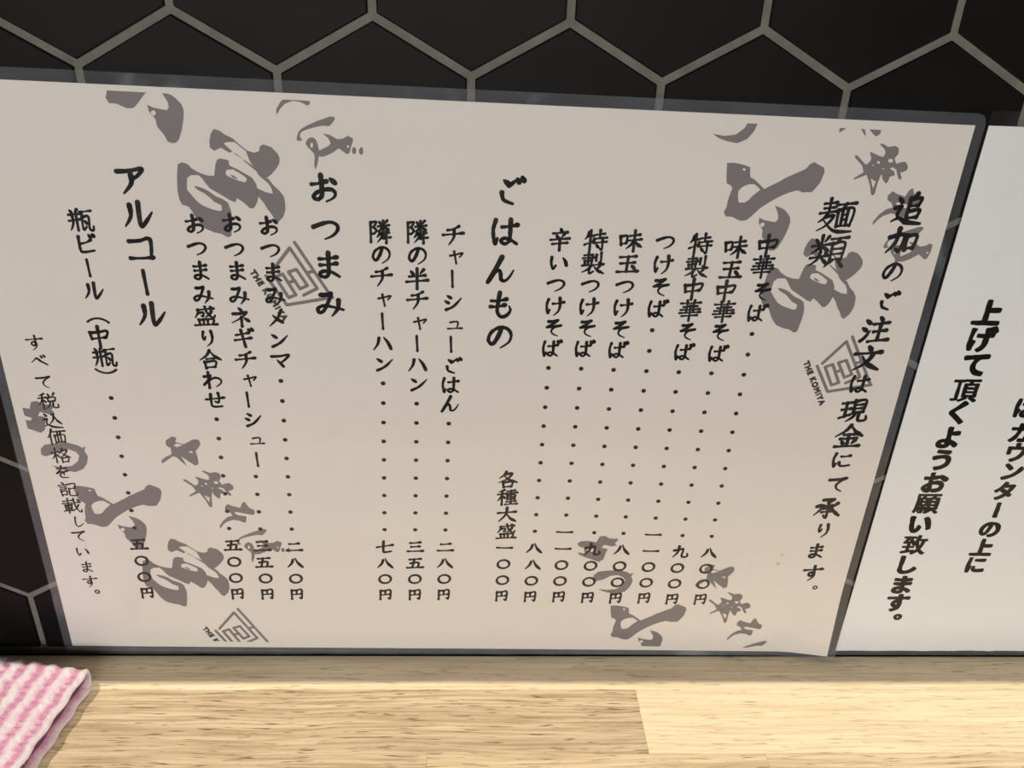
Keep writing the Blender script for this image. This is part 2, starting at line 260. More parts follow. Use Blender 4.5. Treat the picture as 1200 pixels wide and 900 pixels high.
# ------------------------------------------------------------------ print data, mm on the wall
MOTIFS = {
 'big': [
  ('A', [(248.9,175.4), (250.5,175.0), (252.0,173.9), (254.1,172.9), (255.5,171.5), (257.8,169.6), (259.8,169.0), (261.2,169.5), (261.6,170.9), (262.6,171.5), (264.8,170.8), (266.5,169.0), (267.0,167.6), (266.7,166.0), (265.5,164.3), (264.1,162.8), (262.8,161.8), (261.1,161.8), (260.2,162.9), (259.7,164.1), (258.3,166.5), (257.4,169.4), (255.9,170.7), (254.4,171.9), (252.3,171.8), (251.3,171.4), (250.1,170.0), (248.4,169.2), (247.3,170.1), (247.3,171.9), (247.9,173.9)]),
  ('A', [(249.9,170.4), (252.7,168.8), (253.6,169.2), (251.3,171.4)]),
  ('A', [(254.0,168.9), (255.9,167.6), (256.2,167.2), (254.1,168.5)]),
  ('A', [(256.3,167.1), (258.8,165.4), (259.9,164.1), (259.7,163.8), (256.5,166.6)]),
  ('A', [(248.9,166.7), (250.0,167.1), (252.2,166.6), (252.2,165.1), (254.4,164.1), (256.7,162.8), (258.4,161.8), (259.5,159.9), (259.7,157.8), (259.9,156.5), (259.2,154.3), (258.1,152.6), (256.9,152.5), (256.1,153.4), (255.0,154.4), (253.4,155.5), (252.8,154.2), (251.3,154.8), (249.7,155.8), (247.8,157.0), (245.8,158.2), (244.6,159.9), (243.9,161.1), (243.0,162.0), (240.7,161.9), (239.6,161.0), (239.3,159.3), (239.1,157.6), (240.0,156.4), (240.9,155.1), (242.0,153.8), (243.5,152.8), (245.5,152.0), (247.7,151.4), (248.6,151.7), (248.6,153.2), (246.6,154.2), (245.5,155.4), (244.0,156.7), (242.4,157.5), (241.3,158.5), (241.8,158.8), (243.8,158.2), (245.3,157.4), (247.2,155.9), (249.2,155.1), (250.6,154.1), (251.3,151.5), (251.3,148.9), (250.5,143.8), (249.4,143.3), (247.6,144.4), (245.5,144.8), (243.1,145.8), (241.8,147.3), (240.7,149.0), (239.9,150.8), (238.9,152.5), (237.1,153.1), (236.5,154.5), (236.3,157.1), (236.6,160.5), (237.0,163.0), (237.5,165.1), (238.8,165.6), (240.2,165.2), (241.2,164.0), (243.1,162.8), (245.5,162.0), (247.5,161.9), (248.3,165.4)]),
  ('H', [(251.4,163.8), (253.1,164.0), (254.7,163.1), (256.2,162.1), (256.9,161.3), (256.4,160.3), (254.8,160.6), (252.8,161.4), (251.2,162.1), (250.9,163.0)]),
  ('A', [(252.1,162.5), (253.1,162.2), (254.3,161.4), (254.0,161.2), (252.8,161.6)]),
  ('A', [(261.1,162.0), (263.2,161.6), (264.6,159.5), (266.2,158.0), (267.3,156.3), (267.5,154.1), (267.4,152.4), (266.6,150.2), (265.0,148.5), (264.0,149.2), (263.1,151.0), (261.9,152.7), (261.2,154.2), (260.1,155.7), (259.4,156.9), (259.6,158.7), (260.8,158.1), (262.4,157.4), (264.1,157.2), (263.8,158.8), (263.0,160.2), (261.5,161.5)]),
 ],
 'hook': [
  ('A', [(218.7,197.8), (220.9,197.9), (223.8,197.4), (225.9,196.7), (226.1,195.1), (226.4,193.8), (228.0,193.0), (231.3,190.3), (232.9,191.3), (235.3,192.6), (237.2,193.9), (240.4,195.5), (242.8,196.7), (243.8,198.2), (245.0,198.8), (248.3,197.2), (248.7,195.8), (248.0,192.7), (246.1,189.8), (243.3,189.6), (241.4,190.2), (238.9,189.4), (236.1,188.0), (233.4,186.2), (231.0,184.4), (228.8,181.9), (227.3,180.5), (225.5,180.3), (222.7,181.5), (220.7,181.6), (220.0,183.0), (220.6,184.5), (220.7,186.7), (221.1,188.7), (221.5,190.2), (220.9,191.1), (219.5,191.7), (219.0,194.5)]),
  ('H', [(223.5,189.6), (224.5,190.8), (226.3,191.6), (228.1,191.7), (230.1,190.1), (228.2,188.3), (226.9,186.7), (225.9,186.0), (224.1,186.0), (223.6,187.7)]),
  ('H', [(224.6,196.0), (224.5,195.7), (224.2,195.6), (223.9,195.7), (223.7,196.0), (223.8,196.3), (224.1,196.4), (224.4,196.3)]),
 ],
 'tsu': [
  ('A', [(210.9,212.8), (212.5,214.5), (216.0,215.0), (220.5,215.4), (223.5,214.4), (224.9,213.4), (226.1,214.2), (225.3,212.3), (226.1,210.0), (225.3,207.3), (223.6,204.9), (220.8,203.6), (217.7,204.1), (215.3,204.8), (213.1,206.1), (216.7,205.6), (220.0,206.1), (222.3,208.0), (223.2,210.3), (222.3,211.8), (220.0,212.9), (217.4,212.5), (214.5,210.6), (211.8,209.8), (210.6,210.5)]),
 ],
 'blob': [
  ('A', [(235.5,185.3), (237.2,184.8), (238.6,184.2), (239.6,183.3), (240.8,181.9), (241.2,180.3), (240.8,177.7), (239.9,174.7), (238.8,172.2), (237.9,171.2), (236.7,171.0), (235.5,171.4), (234.6,173.5), (233.1,175.5), (233.0,177.4), (232.5,178.3), (231.4,179.7), (231.3,180.7), (231.2,181.5), (232.7,180.8), (234.8,180.4), (236.5,180.2), (237.1,180.9), (237.1,182.2), (236.4,183.7)]),
  ('H', [(233.3,179.3), (233.0,178.7), (232.5,178.5), (232.0,178.7), (231.9,179.2), (232.1,179.8), (232.7,180.0), (233.2,179.8)]),
 ],
 'ma': [
  ('A', [(203.6,227.7), (204.8,228.7), (207.5,228.9), (210.5,228.3), (211.6,231.0), (213.6,231.3), (215.4,230.1), (218.7,230.0), (218.2,228.6), (217.5,228.2), (218.3,227.0), (216.4,226.4), (213.6,227.2), (212.7,225.7), (215.1,225.3), (214.6,223.6), (213.9,220.3), (212.3,219.1), (209.8,220.2), (207.4,221.0), (204.7,222.3), (203.9,223.5), (206.6,223.1), (206.1,225.6), (204.0,226.4)]),
  ('H', [(206.7,225.5), (208.4,225.7), (210.5,224.8), (210.0,223.8), (207.9,224.1)]),
 ],
 'naka': [
  ('A', [(253.1,216.7), (255.4,218.5), (256.9,217.9), (256.3,216.3), (258.9,215.4), (262.6,217.5), (264.3,217.2), (264.6,215.5), (263.6,213.8), (262.6,212.7), (263.0,210.3), (263.0,207.5), (261.8,206.8), (259.7,208.5), (257.4,210.6), (258.5,207.8), (258.9,206.6), (257.4,208.2), (255.9,210.1), (254.5,210.5), (251.9,208.4), (250.6,207.5), (250.5,208.8), (252.2,210.2), (254.4,211.4), (254.4,214.0), (253.6,214.2), (253.0,215.0)]),
  ('H', [(260.0,212.4), (261.4,212.7), (261.6,211.7)]),
  ('H', [(255.5,214.9), (256.7,215.7), (258.6,215.1), (256.5,214.2)]),
 ],
 'hana': [
  ('A', [(261.1,202.3), (262.0,202.1), (264.0,201.3), (265.6,200.9), (265.9,202.2), (265.4,203.2), (263.6,204.6), (264.2,204.9), (266.4,203.9), (268.4,204.3), (269.7,203.6), (269.9,201.9), (269.1,200.6), (270.0,199.0), (271.4,199.6), (272.7,199.7), (273.8,198.4), (273.7,197.2), (272.6,196.6), (271.9,196.5), (272.7,194.8), (272.3,194.1), (271.4,195.2), (270.4,197.3), (269.1,198.0), (268.4,197.5), (269.9,196.8), (270.4,195.6), (269.0,195.1), (268.7,193.3), (268.1,193.1), (267.0,194.2), (266.2,195.9), (265.7,193.3), (265.6,190.0), (265.1,189.2), (264.4,189.7), (263.5,192.3), (261.7,195.5), (258.2,193.9), (257.9,194.3), (260.6,196.2), (259.7,198.2), (257.0,200.5), (256.8,201.2), (257.7,201.1), (259.3,199.7), (260.8,198.5), (261.8,199.4), (262.0,200.4)]),
  ('H', [(264.9,199.3), (264.9,199.0), (264.5,198.9), (264.2,199.0), (264.0,199.3), (264.0,199.6), (264.3,199.7), (264.7,199.6)]),
  ('H', [(268.8,199.9), (268.7,199.5), (268.2,199.3), (267.6,199.4), (267.2,199.9), (267.4,200.3), (267.9,200.5), (268.5,200.3)]),
  ('H', [(263.3,194.3), (264.4,191.9), (264.7,191.5), (265.0,193.8), (264.5,193.7), (263.7,194.3)]),
  ('H', [(263.3,198.4), (263.2,198.2), (262.9,198.2), (262.7,198.4), (262.8,198.6), (263.1,198.6)]),
  ('H', [(266.8,197.5), (266.6,197.3), (266.3,197.3), (266.1,197.5), (266.2,197.6), (266.5,197.6)]),
 ],
 'so': [
  ('A', [(269.8,189.5), (271.0,190.8), (272.2,190.1), (275.2,189.2), (276.0,191.2), (277.0,191.9), (277.7,190.4), (278.6,189.1), (280.1,188.3), (280.1,186.7), (279.2,186.1), (277.1,186.6), (273.7,187.4), (272.8,187.1), (274.0,186.0), (277.0,185.5), (276.7,183.1), (276.0,182.7), (274.2,183.6), (272.0,183.9), (269.7,183.0), (268.3,181.6), (267.2,179.9), (267.1,181.3), (268.5,183.5), (270.4,185.2), (272.2,185.8), (271.5,187.1), (269.9,188.1)]),
 ],
 'ba': [
  ('A', [(272.4,172.9), (272.3,173.6), (272.9,175.2), (273.8,176.2), (275.5,177.2), (278.8,178.7), (282.1,179.9), (283.4,179.9), (283.6,179.3), (282.8,178.1), (281.8,177.2), (280.0,177.3), (278.1,176.9), (275.4,176.1), (273.9,175.4), (273.3,174.6), (273.4,173.6), (274.0,173.3), (273.2,172.7)]),
  ('A', [(274.8,172.3), (275.5,173.5), (276.7,174.0), (277.8,173.4), (278.2,172.1), (278.5,170.2), (279.9,170.9), (281.3,171.6), (282.0,172.4), (281.4,173.8), (279.9,175.1), (281.8,174.8), (284.0,173.6), (285.7,173.9), (286.9,174.7), (288.3,174.1), (288.5,173.4), (287.9,171.8), (287.3,169.8), (286.4,169.4), (285.2,170.4), (284.2,171.0), (282.2,169.6), (279.8,168.5), (278.3,168.5), (278.0,166.9), (277.2,164.6), (276.8,165.8), (277.1,168.2), (277.0,169.3), (276.0,170.4), (275.1,171.4)]),
  ('H', [(276.9,171.7), (276.8,171.3), (276.6,171.0), (276.3,171.0), (276.1,171.3), (276.1,171.7), (276.2,172.1), (276.4,172.4), (276.7,172.4), (276.9,172.1)]),
  ('H', [(287.3,171.7), (287.2,171.4), (286.9,171.3), (286.6,171.4), (286.6,171.6), (286.7,171.9), (286.9,172.0), (287.2,171.9)]),
  ('A', [(289.3,170.5), (289.1,169.9), (288.8,169.5), (288.4,169.5), (288.1,169.9), (288.0,170.5), (288.1,171.1), (288.5,171.5), (288.9,171.5), (289.2,171.1)]),
  ('A', [(291.3,170.5), (291.2,169.8), (290.8,169.4), (290.4,169.4), (290.1,169.8), (290.0,170.5), (290.2,171.1), (290.5,171.5), (290.9,171.6), (291.2,171.2)]),
 ],
}
LOGO = [
 (0, [(261.3,132.3), (267.7,140.5), (275.2,127.5), (270.8,125.1)]),
 (0, [(269.3,142.3), (279.5,124.7)]),
 (0, [(259.7,131.3), (265.3,121.7), (279.8,124.6)]),
 (1, [(262.5,131.0), (264.9,132.0), (268.4,125.2), (266.1,124.2)]),
 (1, [(266.7,132.7), (269.2,133.6), (272.2,128.4), (269.9,127.2)]),
 (0, [(266.3,129.2), (268.5,129.9)]),
 (0, [(272.4,132.6), (274.6,133.2)]),
]
LOGO_WORDS = ((255.5,133.0),(264.7,116.6))
# lettering: (text, [(x, z) of each character in mm on the wall])
COLUMNS = [
 ('追加のご注文は現金にて承ります。', 16, [(277.3,185.2), (277.8,175.2), (277.3,165.1), (278.4,155.4), (276.6,144.8), (276.1,134.5), (275.7,124.8), (276.2,114.5), (276.6,104.0), (276.1,94.3), (276.8,84.1), (275.5,73.5), (276.0,63.4), (275.1,53.5), (275.9,43.2), (278.4,36.1)]),
 ('麺類', 2, [(255.3,182.6), (255.1,171.2)]),
 ('中華そば', 4, [(235.5,172.6), (235.1,165.6), (236.3,157.3), (235.9,149.9)]),
 ('d', 12, [(235.6,142.5), (234.4,60.1)]),
 ('八〇〇円', 4, [(234.5,52.3), (234.3,29.8)]),
 ('味玉中華そば', 6, [(225.4,171.8), (225.2,164.5), (224.6,157.3), (225.0,150.1), (224.8,142.8), (225.2,135.1)]),
 ('d', 10, [(224.3,127.8), (223.4,60.3)]),
 ('九〇〇円', 4, [(223.5,52.6), (223.2,29.8)]),
 ('特製中華そば', 6, [(214.2,172.5), (213.8,135.4)]),
 ('d', 9, [(213.2,128.0), (212.4,68.1)]),
 ('一一〇〇円', 5, [(212.4,60.5), (212.2,30.2)]),
 ('つけそば', 4, [(203.3,173.0), (203.2,150.6)]),
 ('d', 12, [(202.5,143.1), (201.2,61.0)]),
 ('八〇〇円', 4, [(201.3,53.4), (201.1,30.1)]),
 ('味玉つけそば', 6, [(192.3,173.0), (191.8,135.7)]),
 ('d', 10, [(191.2,128.4), (190.3,61.2)]),
 ('九〇〇円', 4, [(190.2,53.4), (190.2,30.3)]),
 ('特製つけそば', 6, [(181.4,172.8), (180.7,135.9)]),
 ('d', 9, [(180.3,128.6), (179.4,69.0)]),
 ('一一〇〇円', 5, [(179.3,61.3), (179.0,30.6)]),
 ('辛いつけそば', 6, [(170.4,172.9), (169.9,135.8)]),
 ('d', 10, [(169.4,128.7), (168.3,61.6)]),
 ('八八〇円', 4, [(168.4,53.8), (168.0,30.6)]),
 ('各種大盛', 4, [(157.5,84.2), (157.8,61.3)]),
 ('一〇〇円', 4, [(157.4,53.9), (157.0,30.9)]),
 ('ごはんもの', 5, [(154.8,187.8), (153.4,174.8), (152.3,162.4), (152.8,150.6), (152.9,139.7)]),
 ('チャーシューごはん', 9, [(137.5,173.3), (138.6,166.6), (137.4,159.2), (137.5,151.4), (138.3,143.8), (137.1,136.6), (137.8,129.1), (137.0,121.6), (136.8,114.3)]),
 ('d', 7, [(136.5,106.8), (135.5,61.9)]),
 ('二八〇円', 4, [(135.5,54.1), (134.9,31.5)]),
 ('隣の半チャーハン', 8, [(126.9,174.1), (126.6,166.6), (126.4,159.1), (126.3,151.7), (127.2,144.1), (126.1,136.7), (126.0,129.1), (126.2,122.0)]),
 ('d', 8, [(125.7,114.4), (124.5,61.9)]),
 ('三五〇円', 4, [(124.4,54.0), (123.9,31.4)]),
 ('隣のチャーハン', 7, [(115.6,173.9), (115.5,166.6), (115.3,159.3), (116.1,151.9), (115.2,144.3), (114.8,136.6), (115.1,129.2)]),
 ('d', 9, [(114.7,121.9), (113.4,61.9)]),
 ('七八〇円', 4, [(113.2,53.9), (112.8,31.4)]),
 ('おつまみ', 4, [(99.2,186.7), (99.2,174.2), (99.0,162.4), (98.8,149.9)]),
 ('おつまみメンマ', 7, [(82.0,174.7), (81.7,129.6)]),
 ('d', 9, [(81.2,122.2), (80.0,61.9)]),
 ('二八〇円', 4, [(80.2,53.9), (79.5,31.5)]),
 ('おつまみネギチャーシュー', 12, [(71.1,175.3), (71.1,167.2), (70.9,159.9), (70.7,152.1), (70.4,144.7), (70.5,137.5), (70.4,129.6), (71.3,122.4), (69.7,115.0), (70.6,107.5), (71.3,99.4), (70.5,91.5)]),
 ('d', 4, [(69.4,84.5), (68.8,61.9)]),
 ('三五〇円', 4, [(68.7,54.1), (68.5,31.5)]),
 ('おつまみ盛り合わせ', 9, [(60.0,174.7), (58.9,114.6)]),
 ('d', 7, [(58.6,107.3), (57.7,62.0)]),
 ('五〇〇円', 4, [(58.1,54.4), (57.4,31.6)]),
 ('アルコール', 5, [(43.2,187.6), (43.3,177.1), (42.8,166.5), (42.5,155.7), (42.5,145.0)]),
 ('瓶ビール（中瓶）', 8, [(26.6,174.9), (26.5,167.7), (26.1,160.0), (26.1,152.5), (25.8,142.6), (25.3,137.1), (25.7,129.7), (25.3,124.7)]),
 ('d', 8, [(25.2,114.8), (24.3,62.0)]),
 ('五〇〇円', 4, [(24.6,54.6), (24.1,31.9)]),
 ('すべて税込価格を記載しています。', 16, [(4.6,134.4), (4.8,128.0), (4.6,120.4), (4.5,113.2), (4.4,106.0), (4.6,99.5), (4.5,92.2), (3.6,85.3), (4.2,78.3), (4.2,71.3), (5.0,64.3), (4.1,58.2), (3.9,51.1), (4.2,43.8), (4.2,37.2), (5.9,32.3)]),
 ('上げて頂くようお願い致します。', 15, [(312.9,151.7), (313.6,142.0), (314.1,132.5), (313.6,122.7), (313.3,114.0), (312.9,103.9), (312.9,94.6), (313.1,84.9), (312.7,75.5), (312.6,66.0), (312.8,56.6), (312.8,47.0), (313.1,37.2), (313.3,28.1), (315.3,20.8)]),
 ('はカウンターの上に', 9, [(337.2,116.3), (338.3,106.3), (339.6,98.1), (340.6,90.0), (340.1,81.6), (340.1,73.0), (340.0,64.1), (339.6,55.7), (339.5,47.2)]),
]
RAW = {}
def raw(ch):
    """outline of one character as closed polylines, em box centred on 0"""
    if ch in RAW: return RAW[ch]
    cu = bpy.data.curves.new('tmp', 'FONT'); cu.body = ch; cu.size = 1
    ob = bpy.data.objects.new('tmp', cu); bpy.context.scene.collection.objects.link(ob)
    dg = bpy.context.evaluated_depsgraph_get(); dg.update()
    c = ob.evaluated_get(dg).to_curve(dg)
    polys = []
    for s in c.splines:
        P = s.bezier_points; n = len(P); pl = []
        for i in range(n):
            a, b = P[i], P[(i+1) % n]
            A, B, Cc, D = a.co, a.handle_right, b.handle_left, b.co
            L = (D-A).length
            straight = abs((B-A).cross(D-A).z) < 1e-4 and abs((Cc-A).cross(D-A).z) < 1e-4
            k = 1 if straight else max(2, min(6, int(L/.04)+1))
            if straight and L > .15: k = 4
            for j in range(k):
                t = j/k; u = 1-t
                q = A*u*u*u + B*3*u*u*t + Cc*3*u*t*t + D*t*t*t
                pl.append((q.x-.5, q.y-.38))
        # drop near-duplicates
        out = []
        for q in pl:
            if not out or math.hypot(q[0]-out[-1][0], q[1]-out[-1][1]) > .004: out.append(q)
        if len(out) > 2: polys.append(out)
    bpy.data.objects.remove(ob); bpy.data.curves.remove(cu)
    RAW[ch] = polys
    return polys

# ------------------------------------------------------------------ the two laminated sheets
ANG = -.01174                                   # the menu leans very slightly
def bend(x, z):
    """how far (mm) the menu stands off the tiles: the lower right corner curls forward"""
    d = 1.2*max(0., (x-268.)+ -.55*z)/22.
    s = max(0., (x-269.)*.78-z*.42)
    return .25*math.sin(x*.021+1)*math.sin(z*.017+.5)+.25 + (s*s/(s+3.5))*.215
FLAT = lambda x, z: 0.
def quad_sheet(name, cor, n, m, y_front, thick, mat, parent, off, fn, grow=(0, 0, 0, 0), rad=0.):
    """bent sheet between corners bl, br, tr, tl (mm on the wall), grown by (left, right, bottom, top), corners rounded by rad"""
    bl, br, tr, tl = cor
    W_, H_ = br[0]-bl[0], tl[1]-bl[1]
    us = [-grow[0]/W_, -grow[0]/W_+rad*.3/W_, -grow[0]/W_+rad/W_]+[(i+.5)/n for i in range(n)]+[1+grow[1]/W_-rad/W_, 1+grow[1]/W_-rad*.3/W_, 1+grow[1]/W_]
    vs_ = [-grow[2]/H_, -grow[2]/H_+rad*.3/H_, -grow[2]/H_+rad/H_]+[(i+.5)/m for i in range(m)]+[1+grow[3]/H_-rad/H_, 1+grow[3]/H_-rad*.3/H_, 1+grow[3]/H_]
    us = sorted(set(us)); vs_ = sorted(set(vs_)); nu, nv = len(us), len(vs_)
    fr = []; bk = []
    for j, b in enumerate(vs_):
        for i, a in enumerate(us):
            x = (bl[0]*(1-a)+br[0]*a)*(1-b)+(tl[0]*(1-a)+tr[0]*a)*b
            z = (bl[1]*(1-a)+br[1]*a)*(1-b)+(tl[1]*(1-a)+tr[1]*a)*b
            if rad:                                # pull the corner vertices onto an arc
                px = min((a-us[0])*W_, (us[-1]-a)*W_); pz = min((b-vs_[0])*H_, (vs_[-1]-b)*H_)
                if px < rad-1e-6 and pz < rad-1e-6:
                    qx, qz = rad-px, rad-pz; L = math.hypot(qx, qz)
                    lim = rad*max(qx, qz)/L if L else 0; k = min(1, rad/L * (max(qx, qz)/rad)) if L else 1
                    sx = 1 if a < .5 else -1; sz = 1 if b < .5 else -1
                    x += sx*(qx-qx*k); z += sz*(qz-qz*k)
            y = -y_front-fn(x, z)
            fr.append((x*MM, y*MM, z*MM)); bk.append((x*MM, (y+thick)*MM, z*MM))
    v = fr+bk; f = []; K = nu*nv
    for j in range(nv-1):
        for i in range(nu-1):
            a = j*nu+i; f.append((a, a+1, a+nu+1, a+nu)); f.append((K+a, K+a+nu, K+a+nu+1, K+a+1))
    for i in range(nu-1):
        a = i; f.append((a, K+a, K+a+1, a+1)); a = (nv-1)*nu+i; f.append((a, a+1, K+a+1, K+a))
    for j in range(nv-1):
        a = j*nu; f.append((a, a+nu, K+a+nu, K+a)); a = j*nu+nu-1; f.append((a, K+a, K+a+nu, a+nu))
    return mesh(name, v, f, mat, parent, False, off)

# ---- flat print: filled outlines
def fill2d(polys):
    """polys (with holes by even-odd) -> verts2d, tris"""
    cu = bpy.data.curves.new('tmp', 'CURVE'); cu.dimensions = '2D'; cu.fill_mode = 'BOTH'
    for pl in polys:
        sp = cu.splines.new('POLY'); sp.points.add(len(pl)-1)
        for i, q in enumerate(pl): sp.points[i].co = (q[0], q[1], 0, 1)
        sp.use_cyclic_u = True
    ob = bpy.data.objects.new('tmp', cu); me = bpy.data.meshes.new_from_object(ob)
    v = [(p.co.x, p.co.y) for p in me.vertices]; f = [tuple(p.vertices) for p in me.polygons]
    bpy.data.objects.remove(ob); bpy.data.curves.remove(cu); bpy.data.meshes.remove(me)
    return v, f
def hull(pts):
    pts = sorted(set(pts)); 
    def half(ps):
        h = []
        for p in ps:
            while len(h) > 1 and (h[-1][0]-h[-2][0])*(p[1]-h[-2][1])-(h[-1][1]-h[-2][1])*(p[0]-h[-2][0]) <= 0: h.pop()
            h.append(p)
        return h[:-1]
    return half(pts)+half(pts[::-1])
OCT = [(math.cos(math.pi/4*k+.2), math.sin(math.pi/4*k+.2)) for k in range(8)]
def stroke(pts, w, closed=False, wy=None):
    """thick line through pts as overlapping convex pieces; w half width (number or one per point)"""
    V = []; F = []; n = len(pts); wy = wy or 1.
    ww = w if isinstance(w, (list, tuple)) else [w]*n
    for i in range(n if closed else n-1):
        j = (i+1) % n
        P = [(round(pts[k][0]+a*ww[k], 4), round(pts[k][1]+b*ww[k]*wy, 4)) for k in (i, j) for a, b in OCT]
        h = hull(P); F.append(tuple(range(len(V), len(V)+len(h)))); V += h
    return V, F
def emit(name, bits, y, fn, mat, parent, off, clip=None):
    """bits: list of (verts2d, faces) in wall mm -> one flat printed mesh lying on the sheet"""
    V = []; F = []
    for v, f in bits:
        k = len(V); V += v; F += [tuple(i+k for i in q) for q in f]
    o_ = mesh(name, [(x*MM, 0, z*MM) for x, z in V], F, mat, parent, False, off)
    if clip:
        bm = bmesh.new(); bm.from_mesh(o_.data)
        for (px, pz), (nx, nz) in clip:
            bmesh.ops.bisect_plane(bm, geom=bm.verts[:]+bm.edges[:]+bm.faces[:], plane_co=(px*MM-off[0], 0, pz*MM-off[2]), plane_no=(nx, 0, nz), clear_outer=True)
        bm.to_mesh(o_.data); bm.free()
    for p in o_.data.vertices:
        p.co.y = (-y-fn((p.co.x+off[0])/MM, (p.co.z+off[2])/MM))*MM-off[1]
    bm = bmesh.new(); bm.from_mesh(o_.data)
    for p in bm.faces:
        p.normal_update()
        if p.normal.y > 0: p.normal_flip()
    bm.to_mesh(o_.data); bm.free(); o_.data.update()
    return o_

